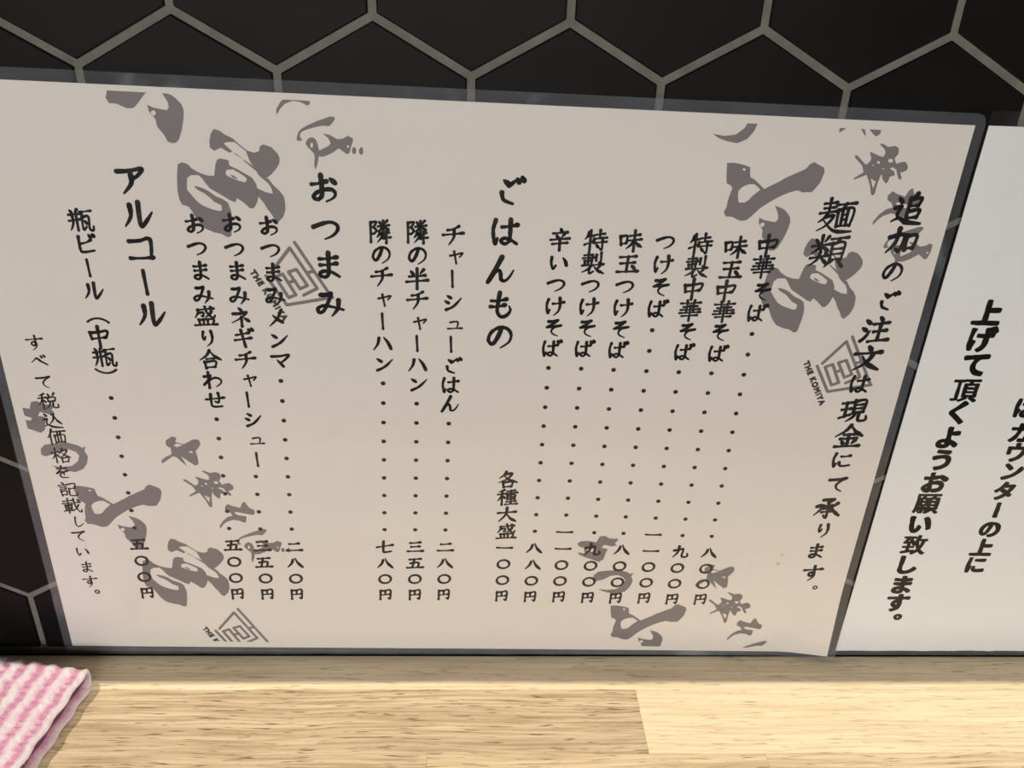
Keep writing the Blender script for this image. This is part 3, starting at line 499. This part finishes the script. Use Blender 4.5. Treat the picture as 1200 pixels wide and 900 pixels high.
# ---- brush lettering: every stroke as type + points on a 0..100 grid (x right, y down)
# h level stroke, v upright stroke, p sweep that thins out, d dot, c bent stroke, q long loop that thins out, s slim start then heavy sweep
BRUSH = {
'お': 'h 14,38 38,35 58,29;q 42,10 44,40 43,72 30,84 18,76 30,62 52,54 74,54 84,66 76,80 56,90;d 68,20 84,34',
'つ': 'q 8,42 40,30 66,26 86,36 86,54 70,72 44,84',
'ま': 'h 24,26 50,25 78,20;h 26,46 50,45 76,41;c 52,6 52,50 51,74 40,86 24,80 28,69 44,66 62,70 84,84',
'み': 'c 22,20 42,19 56,15 46,42 30,74 15,80 12,66 28,57 56,60 92,70;p 78,38 75,66 56,92',
'は': 'c 20,12 13,46 20,88 27,70;h 40,34 62,32 88,27;c 66,10 66,50 64,78 50,88 38,79 48,70 66,74 88,88',
'ば': 'c 18,14 12,46 18,88 25,70;h 36,38 58,36 80,31;c 60,14 60,50 58,78 46,88 34,79 44,70 60,74 80,88;d 78,8 84,20;d 90,4 96,15',
'ん': 'q 54,6 38,40 12,90 34,56 46,50 52,62 54,80 66,85 80,72 92,50',
'も': 'q 46,6 42,40 40,70 52,89 70,85 82,68 78,52;h 20,34 44,34 68,28;h 18,54 42,54 64,48',
'の': 'q 54,20 44,50 27,77 13,62 22,34 48,17 74,22 87,44 80,70 54,90',
'ご': 'd 26,20 44,34;p 42,36 52,30 62,20;c 22,58 28,80 56,92;d 66,14 73,27;d 80,9 88,22',
'け': 'c 20,14 13,44 20,84 28,66;h 42,36 66,34 92,28;p 72,8 75,44 68,74 48,94',
'そ': 'q 28,18 50,18 72,11 50,30 22,47 50,43 88,38 58,46 44,64 50,80 74,92',
'い': 'c 20,26 19,54 28,80 40,64;d 70,28 82,44 88,64',
'り': 'c 30,14 25,44 32,58 39,42;p 68,10 73,44 66,72 44,94',
'わ': 'v 32,8 32,92;q 12,32 32,30 41,27 28,52 8,76 34,52 62,38 86,46 88,66 64,86',
'せ': 'h 8,46 50,42 94,36;c 68,12 71,40 65,62 52,58;c 32,18 32,60 35,82 56,86 82,83',
'に': 'c 20,14 13,46 20,86 28,68;h 46,30 66,30 88,25;c 42,62 46,77 62,82 92,77',
'て': 'q 10,27 50,24 90,15 60,36 46,56 52,76 76,90',
'す': 'h 6,32 50,28 96,24;q 56,6 57,50 46,68 33,60 38,47 54,46 61,62 54,80 36,96',
'を': 'h 20,24 48,22 78,17;c 50,4 38,34 14,60 40,46 56,46 60,68;q 86,38 56,50 35,66 40,83 60,88 86,85',
'し': 'q 36,8 31,50 36,80 56,86 86,60',
'べ': 's 6,60 26,42 38,34 60,54 94,76;d 60,16 68,30;d 76,10 84,24',
'ア': 'c 12,26 50,24 87,17 74,36 58,47;p 52,36 50,62 24,92',
'ル': 'p 32,20 32,54 12,86;q 58,12 58,84 76,70 96,42',
'コ': 'c 18,26 50,24 82,19 79,80;h 16,80 50,80 84,77',
'ー': 'v 48,4 50,50 52,96',
'ビ': 'c 26,18 26,78 40,88 86,81;h 30,50 56,44 76,33;d 70,8 78,22;d 86,4 93,17',
'チ': 'h 26,26 50,22 76,8;h 6,48 50,44 96,39;p 54,22 54,58 32,94',
'ャ': 'c 10,46 50,37 88,28 70,54;v 36,18 50,96',
'シ': 'd 24,18 42,30;d 14,44 32,55;q 22,88 56,70 90,30',
'ュ': 'c 20,38 68,34 63,80;h 6,82 50,80 96,78',
'ハ': 'p 36,24 30,54 10,86;d 58,20 78,48 92,80',
'ン': 'd 18,24 40,40;q 20,86 56,66 92,28',
'メ': 'p 72,10 52,52 16,90;d 32,36 50,54 76,72',
'マ': 'c 10,28 50,26 90,19 72,44 52,60;d 34,46 62,80',
'ネ': 'd 44,4 57,18;p 18,34 50,32 80,25 52,54 10,78;v 54,50 54,96;d 66,54 88,70',
'ギ': 'h 18,36 50,30 78,24;h 12,62 50,56 88,50;v 42,10 48,40 58,96;d 76,4 83,16;d 90,0 97,12',
'一': 'h 6,48 50,51 94,50', '二': 'h 24,30 50,30 78,26;h 6,76 50,76 94,74', '三': 'h 22,20 50,19 80,15;h 26,48 50,47 76,45;h 6,80 50,80 94,78',
'五': 'h 16,22 50,20 84,17;v 46,20 34,80;c 24,50 70,45 65,80;h 4,83 50,82 96,80', '七': 'h 4,50 50,42 96,34;c 44,8 42,80 56,86 88,80',
'八': 'p 40,26 30,54 6,82;s 52,14 68,52 96,84', '九': 'p 40,6 36,50 8,88;c 12,38 44,32 66,27 62,76 74,88 96,80 93,62',
'円': 'v 18,14 16,92;c 18,18 50,16 84,12 81,86 68,79;v 50,16 50,50;h 20,53 50,51 80,48',
'中': 'v 12,32 17,64;c 12,34 50,30 87,25 79,58;h 18,62 48,59 78,55;v 48,4 48,98',
'半': 'd 22,16 34,32;p 78,10 62,30;h 16,42 50,40 84,36;h 4,66 50,62 96,58;v 50,6 50,98',
'大': 'h 6,40 50,36 94,32;p 50,6 44,50 10,92;s 50,44 66,70 96,90',
'合': 'p 50,6 36,30 4,54;s 52,10 70,34 98,52;h 34,48 68,45;v 24,62 29,94;c 24,64 73,59 67,90;h 29,90 69,87',
'玉': 'h 14,20 50,18 84,15;h 18,48 50,46 80,43;v 50,18 46,84;d 66,56 80,70;h 6,86 50,85 96,82',
'辛': 'd 50,2 55,14;h 20,24 80,18;d 34,30 40,42;p 68,24 58,40;h 10,52 90,45;h 18,70 82,64;v 50,46 50,98',
'文': 'd 46,4 57,18;h 6,34 50,31 94,26;p 68,34 50,66 10,94;s 32,42 56,72 96,92',
'金': 'p 50,2 34,26 2,50;s 52,6 72,30 98,46;h 32,42 70,39;h 22,59 80,55;v 50,42 50,86;d 28,68 36,80;p 76,64 64,79;h 8,91 50,89 94,86',
'加': 'c 8,38 54,30 47,82 34,75;p 34,10 30,54 6,88;v 62,32 64,78;c 62,35 94,31 89,76;h 64,74 89,71',
'各': 'p 42,4 32,24 10,42;p 38,20 70,15 48,46 6,68;s 32,28 56,50 96,66;v 28,66 32,96;c 28,68 73,63 68,94;h 32,93 69,90',
'味': 'v 6,30 11,68;c 6,32 34,28 31,62;h 11,64 33,59;h 46,28 88,22;h 38,49 96,42;v 66,4 66,96;p 64,48 54,66 34,84;s 68,48 80,64 98,76',
'華': 'h 6,16 50,14 94,11;v 34,3 36,25;v 66,1 63,23;h 20,33 80,28;h 8,47 50,45 92,42;v 34,34 34,59;v 64,32 64,57;h 4,62 50,59 96,56;h 16,76 84,71;v 50,26 50,99',
'特': 'p 20,14 16,30 6,44;h 16,32 42,28;v 28,6 28,94;h 4,68 28,58 44,50;h 50,24 88,19;v 68,4 68,38;h 42,42 98,36;h 42,60 98,54;c 80,38 80,88 68,81;d 54,66 63,78',
'製': 'h 10,14 46,11;h 4,27 52,23;h 12,39 44,36;v 28,2 28,52;v 14,39 14,51;v 43,37 43,49;v 62,12 62,38;c 82,2 82,50 74,44;h 4,60 50,57 96,53;p 44,58 30,76 4,90;c 36,74 36,95 54,86;s 54,62 70,80 98,95;p 80,62 68,75',
'盛': 'h 18,19 88,12;p 22,18 20,34 6,56;c 26,33 43,30 41,49 34,46;c 52,4 60,34 84,56 92,44;p 78,26 66,42 50,54;d 72,2 81,10;v 20,64 25,88;c 20,66 82,62 77,86;v 40,64 41,86;v 59,63 58,86;h 2,91 50,89 98,86',
'注': 'd 12,14 27,26;d 4,42 20,53;q 6,90 18,78 32,52;d 56,2 66,14;h 40,29 90,22;h 44,56 86,50;v 64,28 62,86;h 32,92 50,89 98,84',
'追': 'd 12,12 25,26;c 8,45 27,40 18,62 24,77;s 4,88 26,77 50,89 98,94;p 68,0 58,15;v 50,14 48,80;c 50,18 83,13 78,38;h 50,39 77,36;c 50,56 85,50 80,76;h 49,77 81,73',
'現': 'h 4,22 36,18;h 6,47 36,42;v 20,20 20,73;h 2,80 38,66;v 48,10 48,60;c 48,14 85,9 82,57;h 48,28 81,25;h 48,43 81,39;h 48,58 82,54;p 56,58 50,76 28,94;c 70,56 70,86 80,91 98,86 96,71',
'麺': 'h 10,16 44,12;h 12,29 43,25;v 26,2 26,38;h 2,43 50,36;p 24,42 16,56 2,68;p 18,54 42,49 26,76 2,92;s 14,60 40,86 62,94 99,93;h 46,19 98,13;p 72,15 62,30;v 52,32 54,80;c 52,34 94,28 91,78;v 65,32 66,76;v 79,30 79,76;h 66,47 78,45;h 66,61 78,59;h 54,79 91,75',
'類': 'd 8,14 18,27;p 44,6 34,23;h 2,35 52,28;v 26,4 27,51;p 24,34 16,46 2,56;d 30,36 48,48;h 2,70 52,61;p 28,52 22,74 2,92;d 30,66 49,84;d 40,52 47,59;h 52,14 99,8;p 76,12 68,25;v 58,26 58,78;c 58,28 92,24 89,78;h 58,43 89,40;h 58,58 89,55;h 58,74 89,71;p 64,76 46,96;d 80,76 98,94',
'隣': 'c 8,12 32,8 20,31;c 20,31 32,45 20,60 14,57;v 8,10 8,96;d 43,6 50,18;p 77,2 66,17;h 38,28 84,22;v 60,4 60,47;p 58,28 50,40 36,50;d 64,30 82,42;p 46,52 42,64 33,75;p 44,61 58,58 48,80 35,96;h 60,59 84,54;h 58,79 90,74;v 74,50 72,99;v 62,66 62,79',
'瓶': 'd 10,6 18,18;p 40,4 30,19;h 4,27 46,22;h 2,52 48,45;p 18,26 18,62 4,92;v 34,24 34,92;h 50,15 95,9;c 58,14 55,86 70,76;c 56,38 82,33 81,84 94,91 98,74;d 64,50 73,63',
'種': 'p 36,6 8,19;h 4,33 42,28;v 24,15 24,96;p 24,34 16,54 2,72;d 28,42 39,55;h 50,15 86,8;h 42,27 98,21;v 50,36 51,63;c 50,38 88,34 85,61;h 50,50 86,47;h 51,62 86,59;v 68,10 68,88;h 46,77 92,72;h 40,93 99,88',
'込': 'd 12,12 25,26;c 8,47 26,42 18,62 24,76;s 4,88 24,77 50,90 98,94;p 60,14 56,46 34,74;s 60,18 74,50 96,72;h 50,16 63,13',
'価': 'p 28,4 18,34 2,56;v 18,36 18,96;h 34,19 96,13;v 40,40 42,86;c 40,42 90,37 87,84;v 56,16 56,80;v 71,15 71,80;h 42,84 89,80',
'格': 'h 2,34 46,28;v 24,6 24,96;p 24,36 16,56 2,72;d 28,44 39,57;p 62,6 54,26 40,42;p 58,22 87,17 66,48 40,66;s 56,32 72,50 98,62;v 52,66 54,94;c 52,68 87,64 83,92;h 54,91 83,88',
'税': 'p 36,6 8,19;h 4,33 42,28;v 24,15 24,96;p 24,34 16,54 2,72;d 28,42 39,55;d 53,6 60,20;p 87,2 76,19;v 50,28 52,52;c 50,30 88,26 85,50;h 52,50 85,47;p 60,50 56,72 38,92;c 74,48 74,82 84,88 99,82 97,67',
'記': 'd 20,4 29,14;h 2,27 48,20;h 10,39 41,34;h 10,51 41,46;v 11,62 14,92;c 11,64 41,60 38,88;h 14,87 39,84;c 54,18 90,13 87,46;h 56,47 87,43;c 56,44 54,84 66,92 92,88 98,70',
'載': 'h 6,20 58,14;v 32,2 32,32;h 2,35 50,31 98,26;h 12,45 52,41;v 14,50 16,75;c 14,52 48,49 45,73;h 15,63 46,60;h 15,74 46,71;h 4,85 56,80;v 31,38 30,99;c 64,2 68,50 84,86 97,90 98,74;p 86,44 72,66 52,84;d 80,6 91,18',
'承': 'c 28,14 68,10 52,24;c 50,22 52,90 40,83;h 38,41 64,37;h 36,53 64,49;h 32,68 66,63;p 8,43 32,38 22,60 4,82;p 84,28 66,46;s 66,46 78,66 99,84',
}
PROFILE = {'h': (1.0, .62, .66, 1.15), 'v': (1.2, .95, .9, 1.1), 'p': (1.2, 1.05, .8, .4), 'd': (.45, 1.0, 1.3, 1.1), 'c': (1.15, .85, .9, .75), 'q': (1.2, .9, .95, .45), 's': (.45, .8, 1.35, .7)}
def brush(ch, k_=1.):
    """stroke list of a character as smooth width-varying ribbons, centred, one em wide"""
    V = []; F = []; strokes = BRUSH[ch].split(';')
    base = k_*(.069 if len(strokes) < 6 else (.063 if len(strokes) < 10 else .058))
    rnd = random.Random(ord(ch))
    for s in strokes:
        typ, *ps = s.split(); P = [(float(a)/100-.5, .5-float(b)/100) for a, b in (q.split(',') for q in ps)]
        P = [(x, y+.03*x) for x, y in P]
        n = len(P); sm = []
        cyc = typ in 'cq'
        for i in range(n-1):
            p0, p1, p2, p3 = P[max(0, i-1)], P[i], P[i+1], P[min(n-1, i+2)]
            k = 5 if n > 2 else 4
            for j in range(k):
                t = j/k
                f = lambda a, b, c, d: .5*(2*b+(c-a)*t+(2*a-5*b+4*c-d)*t*t+(3*b-a-3*c+d)*t*t*t)
                sm.append((f(p0[0], p1[0], p2[0], p3[0]), f(p0[1], p1[1], p2[1], p3[1])))
        sm.append(P[-1])
        pr = PROFILE[typ]; m = len(sm); ws = []
        for i in range(m):
            t = i/(m-1)*3; a = min(2, int(t)); t -= a
            ws.append(base*(pr[a]*(1-t)+pr[a+1]*t)*(1+.10*rnd.uniform(-1, 1)))
        if typ == 'h': ws[-2] *= 1.15
        v, f = stroke(sm, ws)
        k = len(V); V += v; F += [tuple(i+k for i in q) for q in f]
    return V, F
GL = {}
def glyph(ch, style):
    key = (ch, style)
    if key in GL: return GL[key]
    if ch in BRUSH and style not in ('gothic', 'latin'):
        V, F = brush(ch, {'price': 1.2, 'note': 1.12, 'head': 1.05, 'dense': .84}.get(style, 1.07))
        if style == 'pen': V, F = brush(ch, .86)
        GL[key] = (V, F); return GL[key]
    base = raw(ch)
    wx, wy, lean = STYLE[style]
    if style == 'gothic' and ch in '願頂致': wx, wy = .044, .026
    if ch == 'ー': base = [[(y*.9, -x*.9) for x, y in pl] for pl in base]; wx, wy = max(wx, wy)*1.1, wy; lean = 0
    if ch in '（）': base = [[(y, -x) for x, y in pl] for pl in base]; lean = 0
    if ch in '。': lean = 0
    base = [[(x, y+lean*x) for x, y in pl] for pl in base]
    xs = [q[0] for pl in base for q in pl]; ys = [q[1] for pl in base for q in pl]
    cx, cy = (min(xs)+max(xs))/2, (min(ys)+max(ys))/2
    base = [[(x-cx, y-cy) for x, y in pl] for pl in base]
    bits = [fill2d(base)]
    if wx > 0:
        for pl in base:
            ws = [wx*(1+.45*noise.noise(Vector((q[0]*4+ord(ch) % 17, q[1]*4, 1.7)))+.35*q[0]) for q in pl]
            bits.append(stroke(pl, ws, True, wy/wx))
    V = []; F = []
    for v, f in bits:
        k = len(V); V += v; F += [tuple(i+k for i in q) for q in f]
    GL[key] = (V, F); return GL[key]
STYLE = {'item': (.034, .014, .10), 'head': (.032, .016, .08), 'note': (.026, .010, .12), 'dense': (.02, .01, 0.), 'dotring': (.03, .03, 0.), 'pen': (.006, .002, .10), 'gothic': (.068, .054, 0.), 'latin': (.09, .09, 0.), 'price': (.040, .014, .08)}
KANA = lambda ch: 0x3040 <= ord(ch) < 0x3100
SMALL = 'ャュョッ'
def place(bits, ch, x, z, em, style, ang, sx=1.):
    V, F = glyph(ch, style); c, s = math.cos(ang), math.sin(ang)
    bits.append(([(x+em*(a*sx*c-b*s), z+em*(a*sx*s+b*c)) for a, b in V], F))
def ring(x, z):
    """the round zero of the price column: a brush ring, heavier at lower left and upper right"""
    n = 28; o = []; i_ = []
    for k in range(n):
        t = 2*math.pi*k/n; w = .70+.30*abs(math.cos(t-.9))
        o.append((x+2.65*math.cos(t), z+2.4*math.sin(t)+.12*math.cos(t)*2)); i_.append((x+(2.65-w*1.15)*math.cos(t), z+(2.4-w)*math.sin(t)+.12*math.cos(t)*2))
    return o+i_, [(k, (k+1) % n, n+(k+1) % n, n+k) for k in range(n)]
def dot(x, z, r=.82):
    return [(x+r*math.cos(t*math.pi/6), z+r*.96*math.sin(t*math.pi/6)) for t in range(12)], [tuple(range(12))]

MO = (.1415, -.0006, 0)
menu = empty('menu_sheet', MO, label='laminated white menu with black brush lettering and grey calligraphy marks', cat='menu')
COR = [(-8.4, 5.2), (289.3, 2.6), (291.0, 210.9), (-6.1, 214.7)]
quad_sheet('paper', COR, 60, 42, .42, .2, M['paper'], menu, MO, bend)
quad_sheet('laminate_film', COR, 60, 42, .62, .1, M['film'], menu, MO, bend, (3.1, 3.1, 2.6, 3.4), 3.)
quad_sheet('backing_film', COR, 60, 42, .20, .05, M['back_film'], menu, MO, bend, (3.1, 3.1, 2.6, 3.4), 3.)
CLIP = [((40.6, 212.5), (.017, 1)), ((61.7, 7.4), (-.0137, -1)), ((-4.3, 100), (-1, 0)), ((287.9, 173), (1, 0))]
for dx, dz in ((0, 0), (-212.6, -118.1), (-19.1, -171.5), (-180., 27.5)):
    bits = []
    for nm, polys in MOTIFS.items():
        grp = []
        for k, pl in polys:
            pl = [(x+dx, z+dz) for x, z in pl]
            if k == 'A':
                if grp: bits.append(fill2d(grp))
                grp = [pl]
            else: grp.append(pl)
        bits.append(fill2d(grp))
    emit('calligraphy_mark', bits, .44, bend, M['mark'], menu, MO, CLIP)
    bits = []
    for cl, pl in LOGO: bits.append(stroke([(x+dx, z+dz) for x, z in pl], .55, bool(cl)))
    (ax, az), (bx, bz) = LOGO_WORDS; L = math.hypot(bx-ax, bz-az); ang = math.atan2(bz-az, bx-ax)
    adv = []; word = 'THE KOMIYA'; wd = {'I': .45, 'M': 1.12, 'O': 1.02, ' ': .45, 'T': .85, 'E': .8}
    tot = sum(wd.get(c_, .92) for c_ in word); t = 0
    for c_ in word:
        w = wd.get(c_, .92); u = (t+w/2)/tot; t += w
        if c_ != ' ': place(bits, c_, ax+(bx-ax)*u+dx, az+(bz-az)*u+dz, 2.65, 'latin', ang)
    emit('logo_mark', bits, .445, bend, M['mark'], menu, MO, CLIP)

emit('stain', [dot(262.6, 51.7, .7), dot(261.7, 47.6, .8)], .446, bend, M['stain'], menu, MO)

def xz(pts, n):
    if len(pts) == n: return pts
    (a, b), (c, d) = pts
    return [(a+(c-a)*i/(n-1), b+(d-b)*i/(n-1)) for i in range(n)] if n > 1 else pts[:1]
HEADS = {'ごはんもの', 'おつまみ', 'アルコール'}
bits = []; NOTICE = []
for text, n, pts in COLUMNS:
    P = xz(pts, n)
    if text == 'd':
        emit('dotted_leader', [dot(x, z) for x, z in P], .45, bend, M['ink'], menu, MO); continue
    if text.startswith('上げて') or text.startswith('はカウン'):
        NOTICE.append((text, P)); continue
    bits = []
    for ch, (x, z) in zip(text, P):
        st, em = 'item', 7.3 if not KANA(ch) else 6.9
        if text in HEADS: st, em = 'head', 9.9
        elif text == '麺類': st, em = 'dense', 11.2
        elif text.startswith('追加'): st, em = 'note', 9.9 if not KANA(ch) else 7.7
        elif text.startswith('すべて'): st, em = 'pen', 6.4 if not KANA(ch) else 5.6
        elif text.endswith('円') and len(text) < 6: st, em = 'price', 6.6
        if ch == '。': em = 5.6; st = 'dotring'
        if ch == '〇': bits.append(ring(x, z)); continue
        if ch == '円': em = 5.6
        if ch in '一二三八五七九' and st == 'price': em = 6.3
        if ch in 'ャュ': em = 5.0
        if ch in 'つりしー': em *= .92
        if ch == 'ー' : em *= .92
        place(bits, ch, x, z, em, st, ANG, 1.0 if ch != '一' else 1.)
    emit('lettering', bits, .45, bend, M['ink'], menu, MO)

NO = (.399, -.0004, 0)
notice = empty('notice_sheet', NO, label='laminated white notice with heavy black block lettering, right of the menu', cat='notice')
COR2 = [(293.9, 2.0), (503.5, 1.8), (504.8, 210.4), (295.3, 210.9)]
quad_sheet('paper', COR2, 20, 20, .20, .15, M['paper2'], notice, NO, FLAT)
quad_sheet('laminate_film', COR2, 20, 20, .34, .08, M['film2'], notice, NO, FLAT, (.35, 3.1, 1.6, 4.4), 1.2)
for text, P in NOTICE:
    bits = []
    for ch, (x, z) in zip(text, P):
        em = 9.6 if text.startswith('上げ') else 8.6
        place(bits, ch, x, z, em if ch != '。' else 8.4, 'gothic', 0.)
    emit('lettering', bits, .22, FLAT, M['ink'], notice, NO)

# ------------------------------------------------------------------ folded knitted cloth
CO = (-.03, -.07, 0)
def cloth():
    # centre line of the fold in (y, z): lower layer from the front to the back, a round turn, upper layer back to the front
    r = 3.5; yb = -15.5; line = []
    def wav(y): return .35*math.sin(y*.13)
    y = -135.
    while y < yb-r: line.append((y, 1.35+max(0, (y+40)*0)+.0, 0.)); y += .55
    k = 14
    for i in range(k+1):
        t = -math.pi/2+math.pi*i/k
        line.append((yb-r+r*math.cos(t), 1.35+r+r*math.sin(t), 1.))
    y = yb-r-.55
    while y > -135.: line.append((y, 1.35+2*r+.25*math.sin((y+12)*.11)-.012*(yb-y), 2.)); y -= .55
    ns = len(line)
    us = []; u = 0.
    while u < 9: us.append(u); u += .16 if u < 1.6 else .42
    while u < 45: us.append(u); u += .5
    while u < 110: us.append(u); u += 1.2
    nu = len(us); T = 1.35
    top = []; bot = []; rib = []
    for s, (y, z, part) in enumerate(line):
        y0, z0 = line[max(0, s-1)][:2]; y1, z1 = line[min(ns-1, s+1)][:2]
        ty, tz = y1-y0, z1-z0; L = math.hypot(ty, tz) or 1; ny, nz = -tz/L*-1, ty/L*-1      # outward normal of the fold
        for u in us:
            yy = y+ 5.9*(u/32)*min(1, max(0, (y+60)/40))                    # the fold runs slightly askew
            xe = 3.9+.13*(y+19)+(1.2 if part == 0 else 0)+.35*math.sin(s*.31)+(-.3 if part == 0 else .2)
            x = xe-u
            ph = (u-.6)/6.6
            cs = math.cos(2*math.pi*ph)
            n1 = noise.noise(Vector((x*.5, s*.3, part*7)))
            st = math.sin(s*.55/1.55*2*math.pi*.5+ph*2*math.pi*1.5)
            h = .42*cs+.20*st*(1.1-.3*cs)*(.6+.8*n1)+.30*n1+.34*noise.noise(Vector((x*1.9, s*.9, 3)))
            hole = max(0, -cs-.35)*max(0, math.sin(s*.55/2.6*2*math.pi+math.floor(ph)*2.1)-.72)*5.5
            h -= hole
            t = T/2*math.sqrt(max(0, 1-(1-min(1, u/1.3))**2))
            edge = min(1, u/1.3)
            top.append((x*MM, (yy+ny*(t+h*.8*edge))*MM, max(.05, z+nz*(t+h*.8*edge))*MM))
            bot.append((x*MM, (yy-ny*(t+.2*n1*edge))*MM, max(.05, z-nz*(t+.2*n1*edge))*MM))
            rib.append(min(1, max(0, .34-.28*cs+.16*n1+hole*.9)))
    v = top+bot; K = ns*nu; f = []
    for s in range(ns-1):
        for i in range(nu-1):
            a = s*nu+i; f.append((a, a+nu, a+nu+1, a+1)); f.append((K+a, K+a+1, K+a+nu+1, K+a+nu))
    for s in range(ns-1):
        a = s*nu; f.append((a, K+a, K+a+nu, a+nu))
        a = s*nu+nu-1; f.append((a, a+nu, K+a+nu, K+a))
    for i in range(nu-1):
        f.append((i, i+1, K+i+1, K+i)); a = (ns-1)*nu+i; f.append((a, K+a, K+a+1, a+1))
    # loose fibres standing off the knit
    rl = random.Random(5); LV = []; LF = []
    while len(LF) < 9000:
        k = rl.randrange(K); s, i = divmod(k, nu)
        if us[i] > 60 or line[s][2] == 0 and us[i] > 2: continue
        p = Vector(top[k]); q = Vector(bot[k]); n_ = (p-q)
        if n_.length < 1e-5: n_ = Vector((1, 0, .3))*MM
        d = (n_.normalized()+Vector([rl.uniform(-.9, .9) for _ in range(3)])).normalized()*MM*rl.uniform(.3, 1.0)
        if (p+d).z < .0001: continue
        w = Vector([rl.uniform(-1, 1) for _ in range(3)]).normalized()*MM*.035
        e = p+d*.6+w*rl.uniform(-6, 6)
        b_ = len(LV); LV += [tuple(p-w), tuple(p+w), tuple(e+w*.8), tuple(e-w*.8), tuple(p+d)]
        LF += [(b_, b_+1, b_+2, b_+3), (b_+3, b_+2, b_+4)]
    o = mesh('knitted_cloth', v, f, M['cloth'], None, True)
    lint = mesh('lint', LV, LF, M['lint'], o, False, CO); lint['kind'] = 'stuff'
    for q in o.data.vertices: q.co.x -= CO[0]; q.co.y -= CO[1]
    o.location = CO
    at = o.data.attributes.new('rib', 'FLOAT', 'POINT'); at.data.foreach_set('value', rib+[min(1, a+.12) for a in rib])
    bm = bmesh.new(); bm.from_mesh(o.data); bmesh.ops.recalc_face_normals(bm, faces=bm.faces[:]); bm.to_mesh(o.data); bm.free()
    tag(o, 'folded pink and white ribbed knit cloth lying on the oak counter', 'cloth')
cloth()
